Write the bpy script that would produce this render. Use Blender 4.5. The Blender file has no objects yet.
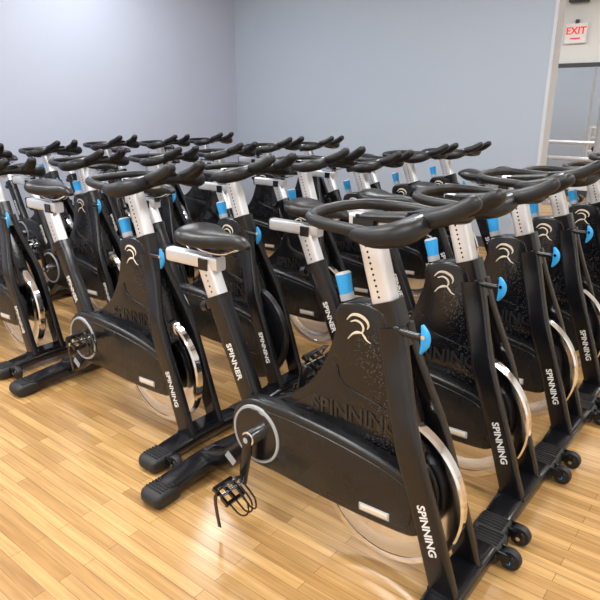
import bpy, bmesh, math, random
from mathutils import Vector, Matrix
random.seed(4)
S=bpy.context.scene
S.view_settings.view_transform='Standard'
# ---------------------------------------------------------------- materials
def mat(name,col,rough=.5,metal=0,spec=.5,coat=0,emit=None,estr=0,noise=None,bump=None,speck=None):
    m=bpy.data.materials.new(name); m.use_nodes=True
    nt=m.node_tree; b=nt.nodes['Principled BSDF']
    b.inputs['Base Color'].default_value=(*col,1)
    b.inputs['Roughness'].default_value=rough
    b.inputs['Metallic'].default_value=metal
    b.inputs['Specular IOR Level'].default_value=spec
    b.inputs['Coat Weight'].default_value=coat
    if emit:
        b.inputs['Emission Color'].default_value=(*emit,1); b.inputs['Emission Strength'].default_value=estr
    tc=nt.nodes.new('ShaderNodeTexCoord')
    if noise:
        sc,amt=noise
        n=nt.nodes.new('ShaderNodeTexNoise'); n.inputs['Scale'].default_value=sc; n.inputs['Detail'].default_value=4
        nt.links.new(tc.outputs['Object'],n.inputs['Vector'])
        r=nt.nodes.new('ShaderNodeMapRange'); r.inputs['To Min'].default_value=max(0,rough-amt); r.inputs['To Max'].default_value=min(1,rough+amt)
        nt.links.new(n.outputs['Fac'],r.inputs['Value']); nt.links.new(r.outputs['Result'],b.inputs['Roughness'])
    if bump:
        sc,st=bump
        n=nt.nodes.new('ShaderNodeTexNoise'); n.inputs['Scale'].default_value=sc; n.inputs['Detail'].default_value=3
        nt.links.new(tc.outputs['Object'],n.inputs['Vector'])
        bp=nt.nodes.new('ShaderNodeBump'); bp.inputs['Strength'].default_value=st; bp.inputs['Distance'].default_value=.004
        nt.links.new(n.outputs['Fac'],bp.inputs['Height']); nt.links.new(bp.outputs['Normal'],b.inputs['Normal'])
    if speck:
        # dried droplet specks: small voronoi dots gated by a broad noise
        v=nt.nodes.new('ShaderNodeTexVoronoi'); v.inputs['Scale'].default_value=speck[0]
        nt.links.new(tc.outputs['Object'],v.inputs['Vector'])
        v2=nt.nodes.new('ShaderNodeTexNoise'); v2.inputs['Scale'].default_value=7; v2.inputs['Detail'].default_value=2
        nt.links.new(tc.outputs['Object'],v2.inputs['Vector'])
        g=nt.nodes.new('ShaderNodeMapRange'); g.inputs['From Min'].default_value=.38; g.inputs['From Max'].default_value=.60; g.inputs['To Min'].default_value=0; g.inputs['To Max'].default_value=speck[1]
        nt.links.new(v2.outputs['Fac'],g.inputs['Value'])
        lt=nt.nodes.new('ShaderNodeMath'); lt.operation='LESS_THAN'
        nt.links.new(v.outputs['Distance'],lt.inputs[0]); nt.links.new(g.outputs['Result'],lt.inputs[1])
        mx=nt.nodes.new('ShaderNodeMix'); mx.data_type='RGBA'; mx.inputs[6].default_value=(*col,1); mx.inputs[7].default_value=(*speck[2],1)
        nt.links.new(lt.outputs[0],mx.inputs[0]); nt.links.new(mx.outputs[2],b.inputs['Base Color'])
    return m
M=[
 mat('black_powdercoat',(.005,.005,.0065),.22,0,.5,0,noise=(12,.07)),            #0
 mat('black_glossy_panel',(.004,.004,.005),.16,0,.5,0,bump=(160,.08),speck=(150,.28,(.07,.07,.08))), #1
 mat('black_grip_rubber',(.008,.008,.009),.40,0,.38,bump=(300,.12)),             #2
 mat('brushed_aluminium',(.74,.75,.78),.33,.65,noise=(5,.02)),                  #3
 mat('flywheel_steel',(.68,.69,.72),.18,1,noise=(8,.05)),                       #4
 mat('blue_plastic',(.02,.32,.72),.35,0,.5),                                    #5
 mat('white_decal',(.72,.72,.70),.5),                                           #6
 mat('saddle_vinyl',(.008,.008,.009),.36,0,.45,bump=(400,.1)),                   #7
 mat('grey_plastic',(.36,.37,.39),.45),                                         #8
 mat('chain_guard_black',(.007,.007,.008),.27,0,.46,noise=(6,.07),speck=(170,.16,(.06,.06,.06))), #9
 mat('embossed_black',(.013,.013,.015),.28,0,.55),                               #10
 mat('beige_decal',(.68,.60,.48),.45),                                          #11
 mat('chrome',(.80,.80,.82),.10,1),                                             #12
 mat('flywheel_black',(.010,.010,.011),.3,0,.5),                                #13
 mat('red_accent',(.55,.02,.02),.4),                                            #14
 mat('wheel_rubber',(.011,.011,.012),.55),                                      #15
]
BLK,PAN,GRIP,ALU,FLY,BLU,WHT,SAD,GRY,GRD,EMB,BEI,CHR,FLB,RED,RUB=range(16)

# ---------------------------------------------------------------- builder
def cat(pts,sub,closed=False):
    P=[Vector(p) for p in pts]; n=len(P); out=[]
    rng=n if closed else n-1
    for i in range(rng):
        if closed: a,b,c,d=P[(i-1)%n],P[i],P[(i+1)%n],P[(i+2)%n]
        else: a,b,c,d=P[max(i-1,0)],P[i],P[i+1],P[min(i+2,n-1)]
        for k in range(sub):
            t=k/sub
            out.append(.5*((2*b)+(c-a)*t+(2*a-5*b+4*c-d)*t*t+(3*b-a-3*c+d)*t**3))
    if not closed: out.append(P[-1].copy())
    return out
class B:
    def __init__(s): s.bm=bmesh.new()
    def sweep(s,pts,dims,m,segs=14,closed=False,sub=5,up=(0,0,1),ex=2.0,round_cap=True):
        """dims: list of (half width, half height along 'up')"""
        if not isinstance(dims,list): dims=[dims]*len(pts)
        dd=[(d,d) if not isinstance(d,tuple) else d for d in dims]
        pp=[(*p,) for p in pts]
        if sub>1:
            P=cat(pp,sub,closed); D=cat([(d[0],d[1],0) for d in dd],sub,closed)
        else: P=[Vector(p) for p in pp]; D=[Vector((d[0],d[1],0)) for d in dd]
        n=len(P); T=[]
        for i in range(n):
            a=P[(i-1)%n] if closed or i>0 else P[0]; b=P[(i+1)%n] if closed or i<n-1 else P[-1]
            T.append((b-a).normalized())
        if not closed and round_cap:
            def capring(p,t,d,sgn):
                r=min(d.x,d.y); res=[]
                for a in (25,50,72):
                    ra=math.radians(a)
                    res.append((p+t*sgn*r*math.sin(ra),t,Vector((d.x-r*(1-math.cos(ra)),d.y-r*(1-math.cos(ra)),0))))
                return res
            c0=capring(P[0],T[0],D[0],-1)[::-1]; c1=capring(P[-1],T[-1],D[-1],1)
            seq=c0+list(zip(P,T,D))+c1
        else: seq=list(zip(P,T,D))
        U=Vector(up); rings=[]
        for p,t,d in seq:
            side=t.cross(U)
            if side.length<1e-3: side=t.cross(Vector((1,0,0)))
            side.normalize(); u=side.cross(t).normalized(); r=[]
            for k in range(segs):
                a=2*math.pi*(k+.5)/segs; c,sn=math.cos(a),math.sin(a)
                x=math.copysign(abs(c)**(2/ex),c); y=math.copysign(abs(sn)**(2/ex),sn)
                r.append(s.bm.verts.new(p+side*x*d.x+u*y*d.y))
            rings.append(r)
        N=len(rings)
        for i in range(N if closed else N-1):
            a,b=rings[i],rings[(i+1)%N]
            for k in range(segs):
                f=s.bm.faces.new((a[k],a[(k+1)%segs],b[(k+1)%segs],b[k])); f.material_index=m
        if not closed:
            f=s.bm.faces.new(rings[0][::-1]); f.material_index=m
            f=s.bm.faces.new(rings[-1]); f.material_index=m
    def bar(s,a,b,w,h,m,ex=6,up=(0,1,0),segs=20):
        s.sweep([a,b],(w,h),m,segs=segs,sub=1,up=up,ex=ex,round_cap=False)
    def cyl(s,a,b,r,m,segs=20,r2=None):
        s.sweep([a,b],[(r,r),(r2 or r,r2 or r)],m,segs=segs,sub=1,up=(0.13,.2,.97) if abs((Vector(b)-Vector(a)).normalized().z)<.9 else (0,1,0),round_cap=False)
    def prism(s,poly,y0,y1,m,bev=.004,smooth=0):
        if smooth: poly=[(p.x,p.y) for p in cat([(x,z,0) for x,z in poly],smooth,True)]
        t=bmesh.new()
        vs=[t.verts.new((x,y0,z)) for x,z in poly]
        f=t.faces.new(vs)
        r=bmesh.ops.extrude_face_region(t,geom=[f])
        bmesh.ops.translate(t,vec=(0,y1-y0,0),verts=[g for g in r['geom'] if isinstance(g,bmesh.types.BMVert)])
        bmesh.ops.recalc_face_normals(t,faces=t.faces)
        if bev:
            es=[e for e in t.edges if abs(e.verts[0].co.y-e.verts[1].co.y)<1e-6]
            bmesh.ops.bevel(t,geom=es,offset=bev,segments=3,affect='EDGES',profile=.5)
        s.merge(t,m)
    def box(s,c,sz,m,bev=.004,rot=None):
        t=bmesh.new(); bmesh.ops.create_cube(t,size=1)
        bmesh.ops.scale(t,vec=sz,verts=t.verts)
        if bev: bmesh.ops.bevel(t,geom=t.edges[:],offset=bev,segments=2,affect='EDGES')
        if rot: bmesh.ops.rotate(t,cent=(0,0,0),matrix=rot,verts=t.verts)
        bmesh.ops.translate(t,vec=c,verts=t.verts); s.merge(t,m)
    def lathe(s,c,prof,m,segs=48):
        """axis = y ; prof list of (r,y)"""
        rings=[]
        for r,y in prof:
            rings.append([s.bm.verts.new((c[0]+r*math.cos(2*math.pi*k/segs),c[1]+y,c[2]+r*math.sin(2*math.pi*k/segs))) for k in range(segs)])
        for a,b in zip(rings,rings[1:]):
            for k in range(segs):
                f=s.bm.faces.new((a[k],b[k],b[(k+1)%segs],a[(k+1)%segs])); f.material_index=m
        for r in (rings[0],rings[-1][::-1]):
            f=s.bm.faces.new(r); f.material_index=m
    def text(s,txt,size,matrix,m,ext=.0012,bold=0):
        cu=bpy.data.curves.new('t','FONT'); cu.body=txt; cu.size=size; cu.extrude=ext; cu.offset=bold
        cu.align_x='CENTER'; cu.align_y='CENTER'; cu.resolution_u=3
        o=bpy.data.objects.new('t',cu); S.collection.objects.link(o)
        bpy.context.view_layer.update()
        me=bpy.data.meshes.new_from_object(o.evaluated_get(bpy.context.evaluated_depsgraph_get()))
        t=bmesh.new(); t.from_mesh(me); bmesh.ops.transform(t,matrix=matrix,verts=t.verts)
        s.merge(t,m)
        bpy.data.objects.remove(o); bpy.data.meshes.remove(me); bpy.data.curves.remove(cu)
    def merge(s,t,m):
        for f in t.faces: f.material_index=m
        me=bpy.data.meshes.new('tmp'); t.to_mesh(me); t.free()
        s.bm.from_mesh(me); bpy.data.meshes.remove(me)
    def mesh(s,name,mats,xs=1.0):
        if xs!=1.0:
            for v in s.bm.verts: v.co.x*=xs
        bmesh.ops.recalc_face_normals(s.bm,faces=s.bm.faces)
        me=bpy.data.meshes.new(name); s.bm.to_mesh(me); s.bm.free()
        for x in mats: me.materials.append(x)
        me.polygons.foreach_set('use_smooth',[True]*len(me.polygons))
        me.set_sharp_from_angle(angle=math.radians(38))
        return me
def place(name,me,loc=(0,0,0),rz=0):
    o=bpy.data.objects.new(name,me); S.collection.objects.link(o); o.location=loc; o.rotation_euler=(0,0,rz); return o

def side_text_matrix(x,z,y,ang):
    return Matrix.Translation((x,y,z))@Matrix.Rotation(-ang,4,'Y')@Matrix.Rotation(math.pi/2,4,'X')

# ---------------------------------------------------------------- the bike (x forward, front foot at x=0)
def bike(hz=1.05,hx=0.0,sz=.0,sx=0.0,crank=250,dark=False):
    b=B()
    c=(-.242,0,.284)
    fm=FLB if dark else FLY
    b.lathe(c,[(.025,-.03),(.06,-.03),(.065,-.010),(.175,-.008),(.188,-.015),(.244,-.016),(.250,-.010),(.250,.010),(.244,.016),(.188,.015),(.175,.008),(.065,.010),(.06,.03),(.025,.03)],fm,80)
    if not dark:
        b.lathe(c,[(.226,-.012),(.228,-.019),(.246,-.019),(.252,-.012),(.252,.012),(.246,.019),(.228,.019),(.226,.012)],CHR,80)
    b.cyl((-.242,-.085,.284),(-.242,.085,.284),.016,CHR)
    if dark:
        b.lathe(c,[(.12,-.02),(.20,-.028),(.225,-.022),(.225,-.012)],BLK,60)
    # fork blades
    for s in (-1,1):
        y=.078*s
        b.sweep([(-.245,.022*s,.79),(-.222,.03*s,.71),(-.184,.055*s,.60),(-.140,y,.48),(-.067,y,.28),(.006,y,.06)],
                [(.040,.020),(.041,.018),(.039,.017),(.039,.017),(.039,.017),(.041,.017)],BLK,segs=20,up=(0,1,0),ex=5,round_cap=False)
        b.box((-.19,.062*s,.285),(.13,.012,.035),BLK,.004)
    fa=math.atan2(.06-.48,.006+.140)
    b.text('SPINNING',.034,side_text_matrix(-.060,.262,-.0958,fa),WHT,bold=.0007)
    # head sleeve + silver post
    b.bar((-.235,0,.73),(-.279,0,.855),.044,.034,BLK)
    b.bar((-.275,0,.83),(-.345,0,hz-.015),.034,.026,ALU)
    for k in range(12):
        z=.868+k*.015
        if z<hz-.04:
            x=-.275-(z-.83)*.36
            for s in(-1,1): b.cyl((x,.0256*s,z),(x,.0266*s,z),.0036,BLK,10)
    b.bar((-.40+hx,0,hz-.005),(-.20+hx,0,hz+.005),.018,.020,ALU,up=(0,1,0))
    b.box((-.345,0,hz-.012),(.080,.064,.050),BLK,.008)
    b.cyl((-.385,-.05,hz-.03),(-.385,-.015,hz-.03),.015,GRIP,14)
    o=hx
    loop=[(-.200,-.172,.0),(-.28,-.180,.006),(-.37,-.174,.010),(-.440,-.140,.014),(-.472,-.06,.016),(-.476,0,.016),(-.472,.06,.016),(-.440,.140,.014),(-.37,.174,.010),(-.28,.180,.006),(-.200,.172,.0)]
    b.sweep([(x+o,y,z+hz) for x,y,z in loop],.0155,GRIP,segs=14)
    b.sweep([(-.355+o,0,hz+.006),(-.29+o,0,hz+.010),(-.20+o,0,hz+.018)],[(.030,.012),(.032,.014),(.036,.016)],GRIP,ex=3)
    for s in(-1,1):
        b.sweep([(-.27+o,.180*s,hz-.002),(-.205+o,.188*s,hz+.0),(-.155+o,.170*s,hz+.010),(-.140+o,.12*s,hz+.020),(-.150+o,.05*s,hz+.024),(-.155+o,0,hz+.024)],
                [(.017,.017),(.031,.026),(.036,.029),(.035,.027),(.030,.021),(.028,.018)],GRIP,segs=18,ex=2.4)
        b.sweep([(-.155+o,.085*s,hz+.026),(-.10+o,.088*s,hz+.040),(-.058+o,.082*s,hz+.056),(-.018+o,.072*s,hz+.080)],
                [(.027,.020),(.030,.023),(.027,.022),(.022,.020)],GRIP,segs=16,ex=2.4)
        b.sweep([(-.135+o,.160*s,hz+.0375),(-.128+o,.11*s,hz+.047)],[(.006,.003),(.006,.003)],GRY,segs=10,sub=1)
    b.box((-.165+o,0,hz+.036),(.09,.10,.016),BLK,.006,Matrix.Rotation(math.radians(-10),3,'Y'))
    # frame plate
    plate=[(-.428,.755),(-.432,.795),(-.415,.825),(-.37,.840),(-.31,.842),(-.270,.830),(-.252,.80),(-.226,.72),(-.180,.60),(-.135,.47),(-.125,.42),(-.2,.40),(-.4,.40),(-.6,.41),(-.69,.42),(-.70,.435),(-.655,.460),(-.60,.49),(-.54,.54),(-.49,.60),(-.455,.67)]
    b.prism(plate,-.036,.036,PAN,.008,smooth=3)
    inner=[(-.42,.64),(-.39,.585),(-.22,.545),(-.175,.50),(-.165,.44),(-.4,.43),(-.62,.44),(-.575,.47),(-.51,.52),(-.46,.58)]
    b.prism(inner,-.040,-.03,PAN,.002,smooth=3)
    b.prism(inner,.03,.040,PAN,.002,smooth=3)
    b.text('SPINNING',.070,side_text_matrix(-.350,.496,-.0412,math.radians(2)),EMB,ext=.0022,bold=.001)
    b.text('SPINNING',.070,Matrix.Translation((-.350,.0412,.496))@Matrix.Rotation(math.pi,4,'Z')@Matrix.Rotation(math.pi/2,4,'X'),EMB,ext=.0022,bold=.001)
    for yy in (-.0372,.0372):
        L=lambda pts,w:b.sweep([(x*.82-.345,yy,z*.86+.768) for x,z in pts],[(q*.72,.0015) for q in w],BEI,segs=8,sub=4,up=(0,1,0),round_cap=False)
        L([(-.050,.022),(-.030,.042),(.0,.046),(.028,.036),(.040,.020),(.036,.006)],[.002,.005,.007,.007,.005,.002])
        L([(-.034,.018),(-.012,.026),(.010,.020),(.020,.004),(.014,-.012)],[.002,.004,.005,.005,.003])
        L([(.014,-.012),(-.006,-.014),(-.026,-.024),(-.044,-.044)],[.003,.006,.004,.002])
        L([(.014,-.012),(.026,-.024),(.036,-.034),(.052,-.040)],[.003,.005,.003,.001])
    # resistance knob (blue)
    b.cyl((-.400,0,.80),(-.412,0,.840),.013,BLK,14)
    b.cyl((-.410,0,.832),(-.416,0,.850),.0215,GRY,20)
    b.cyl((-.416,0,.850),(-.430,0,.905),.0200,BLU,20,.0240)
    b.cyl((-.430,0,.905),(-.4315,0,.910),.0240,GRY,20,.019)
    # front lever, blue leaf
    b.sweep([(-.25,-.02,.795),(-.20,-.035,.79),(-.15,-.04,.79)],(.010,.010),BLK,segs=10)
    b.sweep([(-.140,-.042,.822),(-.130,-.044,.80),(-.130,-.044,.775),(-.140,-.043,.750)],[(.006,.005),(.014,.008),(.013,.008),(.005,.005)],BLU,segs=14,up=(0,1,0))
    b.cyl((-.132,-.050,.797),(-.132,-.056,.797),.006,CHR,14)
    # chain guard (near side)
    g=[]
    for a in range(95,271,25):
        g.append((-.708+.122*math.cos(math.radians(a)),.33+.122*math.sin(math.radians(a))))
    g+=[(-.62,.210),(-.48,.202),(-.33,.199),(-.20,.202),(-.115,.210),(-.085,.238),(-.082,.30),(-.10,.36),(-.14,.395),(-.24,.42),(-.38,.440),(-.52,.452),(-.63,.456)]
    b.prism(g,-.088,-.030,GRD,.012,smooth=4)
    gi=[(x*.90-.040,(z-.32)*.80+.32) for x,z in g]
    b.prism(gi,-.0905,-.08,GRD,.003,smooth=4)
    b.sweep([(-.285,-.091,.242),(-.185,-.091,.246)],(.013,.003),GRY,segs=16,sub=1,up=(0,1,0),ex=3)
    b.sweep([(-.280,-.093,.242),(-.19,-.093,.246)],(.009,.002),BEI,segs=16,sub=1,up=(0,1,0),ex=3)
    b.prism([(x*.93-.03,(z-.31)*.72+.31) for x,z in g],.028,.05,GRD,.008,smooth=3)
    # crank disc + ring
    cc=(-.708,0,.33)
    b.lathe(cc,[(.03,-.098),(.089,-.098),(.093,-.094),(.093,-.08)],BLK,48)
    b.lathe(cc,[(.093,-.088),(.0935,-.0965),(.101,-.0965),(.103,-.088)],GRY,56)
    b.lathe(cc,[(.022,-.135),(.026,-.133),(.028,-.098),(.028,.098),(.026,.115),(.022,.117)],CHR,28)
    for s in(-1,1):
        a=math.radians(crank if s<0 else crank+180)
        ex_,ez_=math.cos(a),math.sin(a); y=s*.13
        p0=(cc[0],y,cc[2]); p1=(cc[0]+.17*ex_,y+s*.008,cc[2]+.17*ez_)
        b.sweep([p0,p1],[(.020,.010),(.015,.008)],BLK,segs=14,sub=1,up=(0,1,0),ex=4)
        b.cyl((p0[0],y-.013,p0[2]),(p0[0],y+.013,p0[2]),.020,BLK,20)
        b.cyl((p0[0],y-.0135*1,p0[2]),(p0[0],y-.0150,p0[2]),.010,GRY,16)
        px,pz=p1[0],p1[2]; py=y+s*.02
        b.cyl((px,py-.01*s,pz),(px,py+.10*s,pz),.007,CHR,12)
        tilt=Matrix.Rotation(math.radians(28),3,'Y')
        yc=py+.055*s
        for dx in(-.034,.034):
            v=tilt@Vector((dx,0,0)); b.box((px+v.x,yc,pz+v.z),(.012,.085,.020),BLK,.003,tilt)
        for dy in(-.036,0,.036):
            b.box((px,yc+dy,pz),(.07,.010,.016),BLK,.002,tilt)
        def tp(x,yy,z): 
            v=tilt@Vector((x,0,z)); return (px+v.x,yc+yy,pz+v.z)
        for dy in(-.028,.0,.028):
            b.sweep([tp(.035,dy,.0),tp(.085,dy*.9,.0),tp(.105,dy*.7,.025),tp(.085,dy*.6,.058),tp(.03,dy*.6,.066)],.0032,BLK,segs=8)
        b.sweep([tp(-.01,-.042,-.012),tp(-.012,-.046,.03),tp(.0,-.02,.066),tp(.0,.02,.066),tp(-.012,.046,.03),tp(-.01,.042,-.012)],(.009,.0018),BLK,segs=8,up=(0,0,1))
        b.sweep([tp(-.01,.03*s,-.01),tp(-.016,.032*s,-.04),(px-.02,yc+.03*s,max(pz-.13,.01))],(.009,.0015),BLK,segs=8,up=(0,1,0))
    # lower beam, bottom bracket & rear support
    b.sweep([(-1.06,0,.075),(-.96,0,.10),(-.86,0,.17),(-.78,0,.25),(-.70,0,.34)],[(.028,.034),(.036,.034),(.042,.032),(.046,.030),(.045,.03)],BLK,segs=20,up=(0,1,0),ex=4,round_cap=False)
    b.sweep([(-.80,0,.27),(-.6,0,.30),(-.42,0,.40)],[(.035,.026)]*3,BLK,segs=16,up=(0,1,0),ex=4)
    b.box((-.74,0,.335),(.12,.064,.12),BLK,.02)
    # seat tube
    b.bar((-.765,0,.30),(-.955,0,.715),.037,.028,BLK)
    ta=math.atan2(.715-.30,-.955+.765)
    b.text('SPINNER',.034,side_text_matrix(-.868,.525,-.0288,ta-math.pi),WHT,bold=.0006)
    b.bar((-.956,0,.705),(-.970,0,.738),.043,.033,BLK)
    top=(-1.010-sz*.4,0,.838+sz)
    b.bar((-.945,0,.69),top,.034,.024,ALU)
    for k in range(5):
        z=.755+k*.018
        if z<top[2]-.02:
            x=-.945-(z-.69)*.43
            b.cyl((x,-.0235,z),(x,-.0244,z),.0038,BLK,10)
    b.sweep([(-.98,0,.70),(-1.02,0,.69)],(.010,.010),BLK,segs=12,sub=1); b.cyl((-1.015,0,.692),(-1.04,0,.685),.020,BLU if dark else BLK,16)
    zs=.852+sz
    b.bar((-1.215,0,zs),(-.945,0,zs),.024,.022,ALU)
    b.box((-1.217,0,zs),(.012,.048,.052),BLK,.003)
    b.box((-1.01,0,zs-.006),(.06,.056,.056),BLK,.008)
    xs=-.965+sx
    b.cyl((xs,0,zs+.01),(xs,0,zs+.055),.016,BLK,14)
    for s in(-1,1):
        b.sweep([(xs-.09,.03*s,zs+.060),(xs-.04,.022*s,zs+.042),(xs+.05,.02*s,zs+.042),(xs+.11,.008*s,zs+.064)],.0038,CHR,segs=8)
    X=[-.135,-.115,-.08,-.035,.02,.075,.12,.145]
    Wd=[.055,.085,.096,.080,.050,.031,.025,.016]
    Hh=[.020,.028,.033,.031,.028,.025,.021,.012]
    Z=[.096,.096,.089,.082,.081,.084,.083,.076]
    b.sweep([(xs+x,0,zs+z) for x,z in zip(X,Z)],list(zip(Wd,Hh)),SAD,segs=24,ex=2.4)
    # stabilisers
    b.sweep([(0,-.235,.038),(0,-.15,.048),(0,0,.055),(0,.15,.048),(0,.235,.038)],[(.046,.022),(.050,.024),(.052,.027),(.050,.024),(.046,.022)],BLK,segs=22,ex=4)
    b.sweep([(-1.06,-.25,.040),(-1.06,-.15,.048),(-1.06,0,.055),(-1.06,.15,.048),(-1.06,.25,.040)],[(.050,.024),(.052,.026),(.054,.028),(.052,.026),(.050,.024)],BLK,segs=22,ex=4)
    for s in(-1,1):
        for x in(0,-1.06):
            b.sweep([(x,.205*s,.034),(x,.270*s,.033)],(.056,.032),RUB,segs=22,sub=1,ex=4)
            for q in range(5): b.box((x,(.212+q*.014)*s,.0655),(.085,.005,.004),RUB,.0)
            b.cyl((x,.24*s,.0),(x,.24*s,.014),.028,RUB,16)
        b.box((.06,.195*s,.045),(.07,.012,.03),BLK,.003); b.box((.06,.235*s,.045),(.07,.012,.03),BLK,.003)
        b.lathe((.088,.215*s,.036),[(.012,-.020),(.018,-.019),(.020,-.014),(.031,-.014),(.034,-.009),(.034,.009),(.031,.014),(.020,.014),(.018,.019),(.012,.020)],RUB,28)
        b.cyl((.088,.190*s,.036),(.088,.242*s,.036),.007,BLU if s>0 else CHR,12)
    b.box((0,0,.075),(.095,.20,.03),BLK,.01)
    b.box((-1.02,0,.085),(.12,.075,.045),BLK,.012)
    b.box((-.90,-.0345,.135),(.05,.002,.03),GRY,.0,Matrix.Rotation(math.radians(35),3,'Y'))
    return b.mesh('spin_bike_mesh',M,.965)
VAR=[bike(1.072,0,0,0,262),bike(1.06,.02,.02,.01,200),bike(1.04,.0,-.02,0,310),bike(1.065,.01,.05,-.01,20),bike(1.06,0,.0,.02,140,True),bike(1.025,0,.01,.0,100),bike(1.01,.0,0,.0,250)]

A=math.radians(-38.5); F=Vector((math.cos(A),math.sin(A),0)); L=Vector((-math.sin(A),math.cos(A),0)); O=Vector((.435,1.40,0))
def W(f,l,z=0): return O+F*f+L*l+Vector((0,0,z))
def row(f0,l0,sp,vs):
    for k,v in enumerate(vs):
        jf=0 if k==0 else random.uniform(-.02,.02); ja=0 if k==0 else random.uniform(-.02,.02)
        place('spin_bike',VAR[v],W(f0+jf,l0+k*sp),A+ja)
row(.016,0,.558,[0,1,0,2,5,2])
row(-1.19,.13,.56,[3,4,1,6,5,6])
row(-2.48,.165,.555,[6,5,6,6,5,6])
row(-3.72,.05,.56,[5,6,6,5,6,6])

# ---------------------------------------------------------------- room
def wallmat(name,c,rough=.6):
    m=mat(name,c,rough,0,.3,bump=(60,.08)); nt=m.node_tree; b=nt.nodes['Principled BSDF']
    tc=nt.nodes.new('ShaderNodeTexCoord'); n=nt.nodes.new('ShaderNodeTexNoise'); n.inputs['Scale'].default_value=.8
    nt.links.new(tc.outputs['Object'],n.inputs['Vector'])
    mx=nt.nodes.new('ShaderNodeMix'); mx.data_type='RGBA'
    mx.inputs[6].default_value=(*[x*.97 for x in c],1); mx.inputs[7].default_value=(*[min(1,x*1.03) for x in c],1)
    nt.links.new(n.outputs['Fac'],mx.inputs[0]); nt.links.new(mx.outputs[2],b.inputs['Base Color'])
    return m
lav=wallmat('lavender_wall_paint',(.425,.455,.545)); lav2=wallmat('grey_blue_wall_paint',(.375,.42,.49)); wht=wallmat('white_wall_paint',(.76,.77,.75)); trimm=wallmat('pale_trim_paint',(.52,.54,.58),.45)
ceilm=wallmat('ceiling_paint',(.8,.8,.8)); dark=mat('dark_frame_paint',(.06,.065,.07),.4); basem=mat('dark_baseboard_vinyl',(.05,.05,.055),.5)
def rbox(name,f0,f1,l0,l1,z0,z1,m):
    me=bpy.data.meshes.new(name); t=bmesh.new(); bmesh.ops.create_cube(t,size=1)
    bmesh.ops.scale(t,vec=(f1-f0,l1-l0,z1-z0),verts=t.verts); t.to_mesh(me); t.free(); me.materials.append(m)
    return place(name,me,W((f0+f1)/2,(l0+l1)/2,(z0+z1)/2),A)
H=3.1; FW=-5.08; RW=4.40; END=-1.27; FX=3.2; LB=-4.0; LA=8.6
fm=bpy.data.materials.new('maple_plank_floor'); fm.use_nodes=True; nt=fm.node_tree; bs=nt.nodes['Principled BSDF']
tc=nt.nodes.new('ShaderNodeTexCoord'); 
br=nt.nodes.new('ShaderNodeTexBrick'); br.offset=.37; br.offset_frequency=2
br.inputs['Scale'].default_value=1; br.inputs['Brick Width'].default_value=.58; br.inputs['Row Height'].default_value=.042; br.inputs['Mortar Size'].default_value=.0010; br.inputs['Mortar Smooth'].default_value=.3; br.inputs['Bias'].default_value=0
br.inputs['Color1'].default_value=(.56,.340,.135,1); br.inputs['Color2'].default_value=(.375,.205,.072,1); br.inputs['Mortar'].default_value=(.19,.095,.033,1)
nt.links.new(tc.outputs['Object'],br.inputs['Vector'])
mp=nt.nodes.new('ShaderNodeMapping'); mp.inputs['Scale'].default_value=(2.2,38,1); nt.links.new(tc.outputs['Object'],mp.inputs['Vector'])
gn=nt.nodes.new('ShaderNodeTexNoise'); gn.inputs['Scale'].default_value=1.6; gn.inputs['Detail'].default_value=5; nt.links.new(mp.outputs['Vector'],gn.inputs['Vector'])
mr=nt.nodes.new('ShaderNodeMapRange'); mr.inputs['From Min'].default_value=.3; mr.inputs['From Max'].default_value=.7; mr.inputs['To Min'].default_value=.76; mr.inputs['To Max'].default_value=1.16
nt.links.new(gn.outputs['Fac'],mr.inputs['Value'])
vm=nt.nodes.new('ShaderNodeVectorMath'); vm.operation='SCALE'; nt.links.new(br.outputs['Color'],vm.inputs[0]); nt.links.new(mr.outputs['Result'],vm.inputs['Scale'])
nt.links.new(vm.outputs['Vector'],bs.inputs['Base Color'])
bs.inputs['Roughness'].default_value=.23; bs.inputs['Specular IOR Level'].default_value=.55
bp=nt.nodes.new('ShaderNodeBump'); bp.inputs['Strength'].default_value=.15; bp.inputs['Distance'].default_value=.002
nt.links.new(br.outputs['Fac'],bp.inputs['Height']); bp.invert=True
nt.links.new(bp.outputs['Normal'],bs.inputs['Normal'])
rbox('floor',FW,FX,LB,LA,-.1,0,fm)
rbox('ceiling',FW,FX,LB,LA,H,H+.1,ceilm)
rbox('wall_left',FW-.15,FW,LB,LA,0,H,lav)
rbox('wall_back',FW,END,RW,RW+.16,0,H,lav2)
rbox('wall_far',FW,FX,LA,LA+.15,0,H,wht)
rbox('wall_right',FX,FX+.15,LB,LA,0,H,wht)
rbox('wall_front',FW,FX,LB-.15,LB,0,H,wht)
rbox('trim_1',END,END+.03,RW-.012,RW+.172,0,H,trimm)
rbox('baseboard_left',FW,FW+.012,LB,RW,0,.1,basem)
rbox('baseboard_back',FW+.012,END,RW-.012,RW,0,.1,basem)
rbox('baseboard_far',FW,FX,LA-.012,LA,0,.1,basem)
# mirror on far wall
mir=mat('mirror_glass',(.95,.96,.95),.03,1)
b=B(); b.box((0,0,0),(4.2,.012,1.45),0,.002); b.box((0,-.008,.745),(4.26,.035,.06),1,.004); b.box((0,-.008,-.745),(4.26,.035,.05),1,.004)
for x in(-2.12,-.7,.7,2.12): b.box((x,-.010,0),(.03,.025,1.46),2,.003)
place('wall_mirror',b.mesh('wall_mirror',[mir,dark,M[8]]),W(-1.2,LA-.03,1.16),A)
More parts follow.
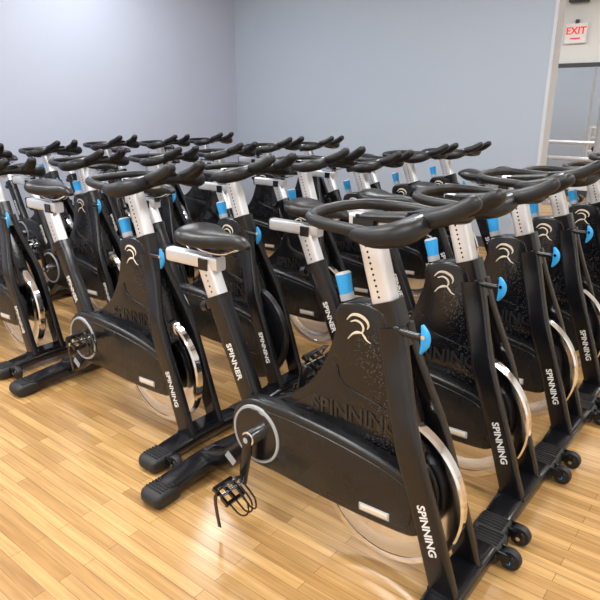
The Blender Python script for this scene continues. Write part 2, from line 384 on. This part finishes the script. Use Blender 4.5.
# exit sign
b=B(); red=mat('exit_letter_red',(.75,.02,.02),.4,emit=(1,.03,.02),estr=.5); sgw=mat('exit_sign_white',(.85,.85,.83),.4)
b.box((0,0,0),(.30,.04,.27),0,.006); b.text('EXIT',.135,Matrix.Translation((0,-.022,0.03))@Matrix.Rotation(math.pi/2,4,'X'),1,ext=.002,bold=.003)
b.box((0,-.021,-.07),(.14,.004,.02),1,.0)
b.box((0,.0,.155),(.05,.03,.06),2,.003)
SGF=.575-.296*((LA-.04+1.366)/1.0445)
place('exit_sign',b.mesh('exit_sign',[sgw,red,dark]),W(SGF,LA-.04,2.34),A)
b=B(); b.box((0,0,0),(.26,.12,.16),0,.01); b.cyl((-.07,-.06,0),(-.07,-.075,0),.045,1,20); b.cyl((.07,-.06,0),(.07,-.075,0),.045,1,20); b.box((0,.05,.1),(.05,.03,.08),0,.003)
place('emergency_light',b.mesh('emergency_light',[dark,M[8]]),W(SGF,LA-.08,2.82),A)
# steel support pole
b=B(); b.cyl((0,0,0),(0,0,H),.04,0,24); b.cyl((0,0,0),(0,0,.02),.09,0,24)
place('support_pole',b.mesh('support_pole',[M[8]]),W(-.93,5.1,0),A)
# storage rack in far area (low, silver tubes)
b=B()
for x in(-.9,.9):
    for y in(-.2,.2): b.bar((x,y*1.2,0),(x,y*.6,.98),.022,.022,0)
    b.bar((x,-.28,.02),(x,.28,.02),.03,.02,0,up=(0,0,1))
for z,y in((.25,-.12),(.52,-.05),(.76,.0),(.94,.02)):
    for q in(-.07,.07): b.cyl((-.95,y+q,z),(.95,y+q,z),.018,0,16)
    for k in range(9):
        x=-.8+k*.2
        if z<.6:
            b.cyl((x,y-.13,z+.06),(x,y-.05,z+.06),.05,1,8); b.cyl((x,y+.05,z+.06),(x,y+.13,z+.06),.05,1,8); b.cyl((x,y-.06,z+.06),(x,y+.06,z+.06),.015,2,12)
place('dumbbell_rack',b.mesh('rack',[M[3],M[15],M[12]]),W(-1.5,6.2,0),A)

# ---------------------------------------------------------------- lights
lampm=mat('lamp_diffuser',(.9,.9,.9),.4,emit=(1,.98,.95),estr=4)
for f in(-3.9,-1.3,1.4):
    for l in(-2.6,-.4,2.2,6.4):
        b=B(); b.box((0,0,0),(1.2,.6,.05),0,.006); b.box((0,0,-.026),(1.12,.52,.008),1,.0)
        place('ceiling_light',b.mesh('ceiling_light',[ceilm,lampm]),W(f,l,H-.026),A)
        ld=bpy.data.lights.new('ceiling_lamp','AREA'); ld.shape='RECTANGLE'; ld.size=1.1; ld.size_y=.5; ld.energy=50; ld.color=(.95,.975,1)
        o=bpy.data.objects.new('ceiling_lamp',ld); S.collection.objects.link(o); o.location=W(f,l,H-.065); o.rotation_euler=(0,0,A)
w=bpy.data.worlds.new('World'); S.world=w; w.use_nodes=True; w.node_tree.nodes['Background'].inputs[0].default_value=(.6,.65,.75,1); w.node_tree.nodes['Background'].inputs[1].default_value=.3
# ---------------------------------------------------------------- camera
cd=bpy.data.cameras.new('camera'); cd.lens=36; cd.sensor_width=36; cam=bpy.data.objects.new('camera',cd); S.collection.objects.link(cam)
cam.location=(0,0,1.365); cam.rotation_euler=(math.radians(90-18.1),0,0); S.camera=cam
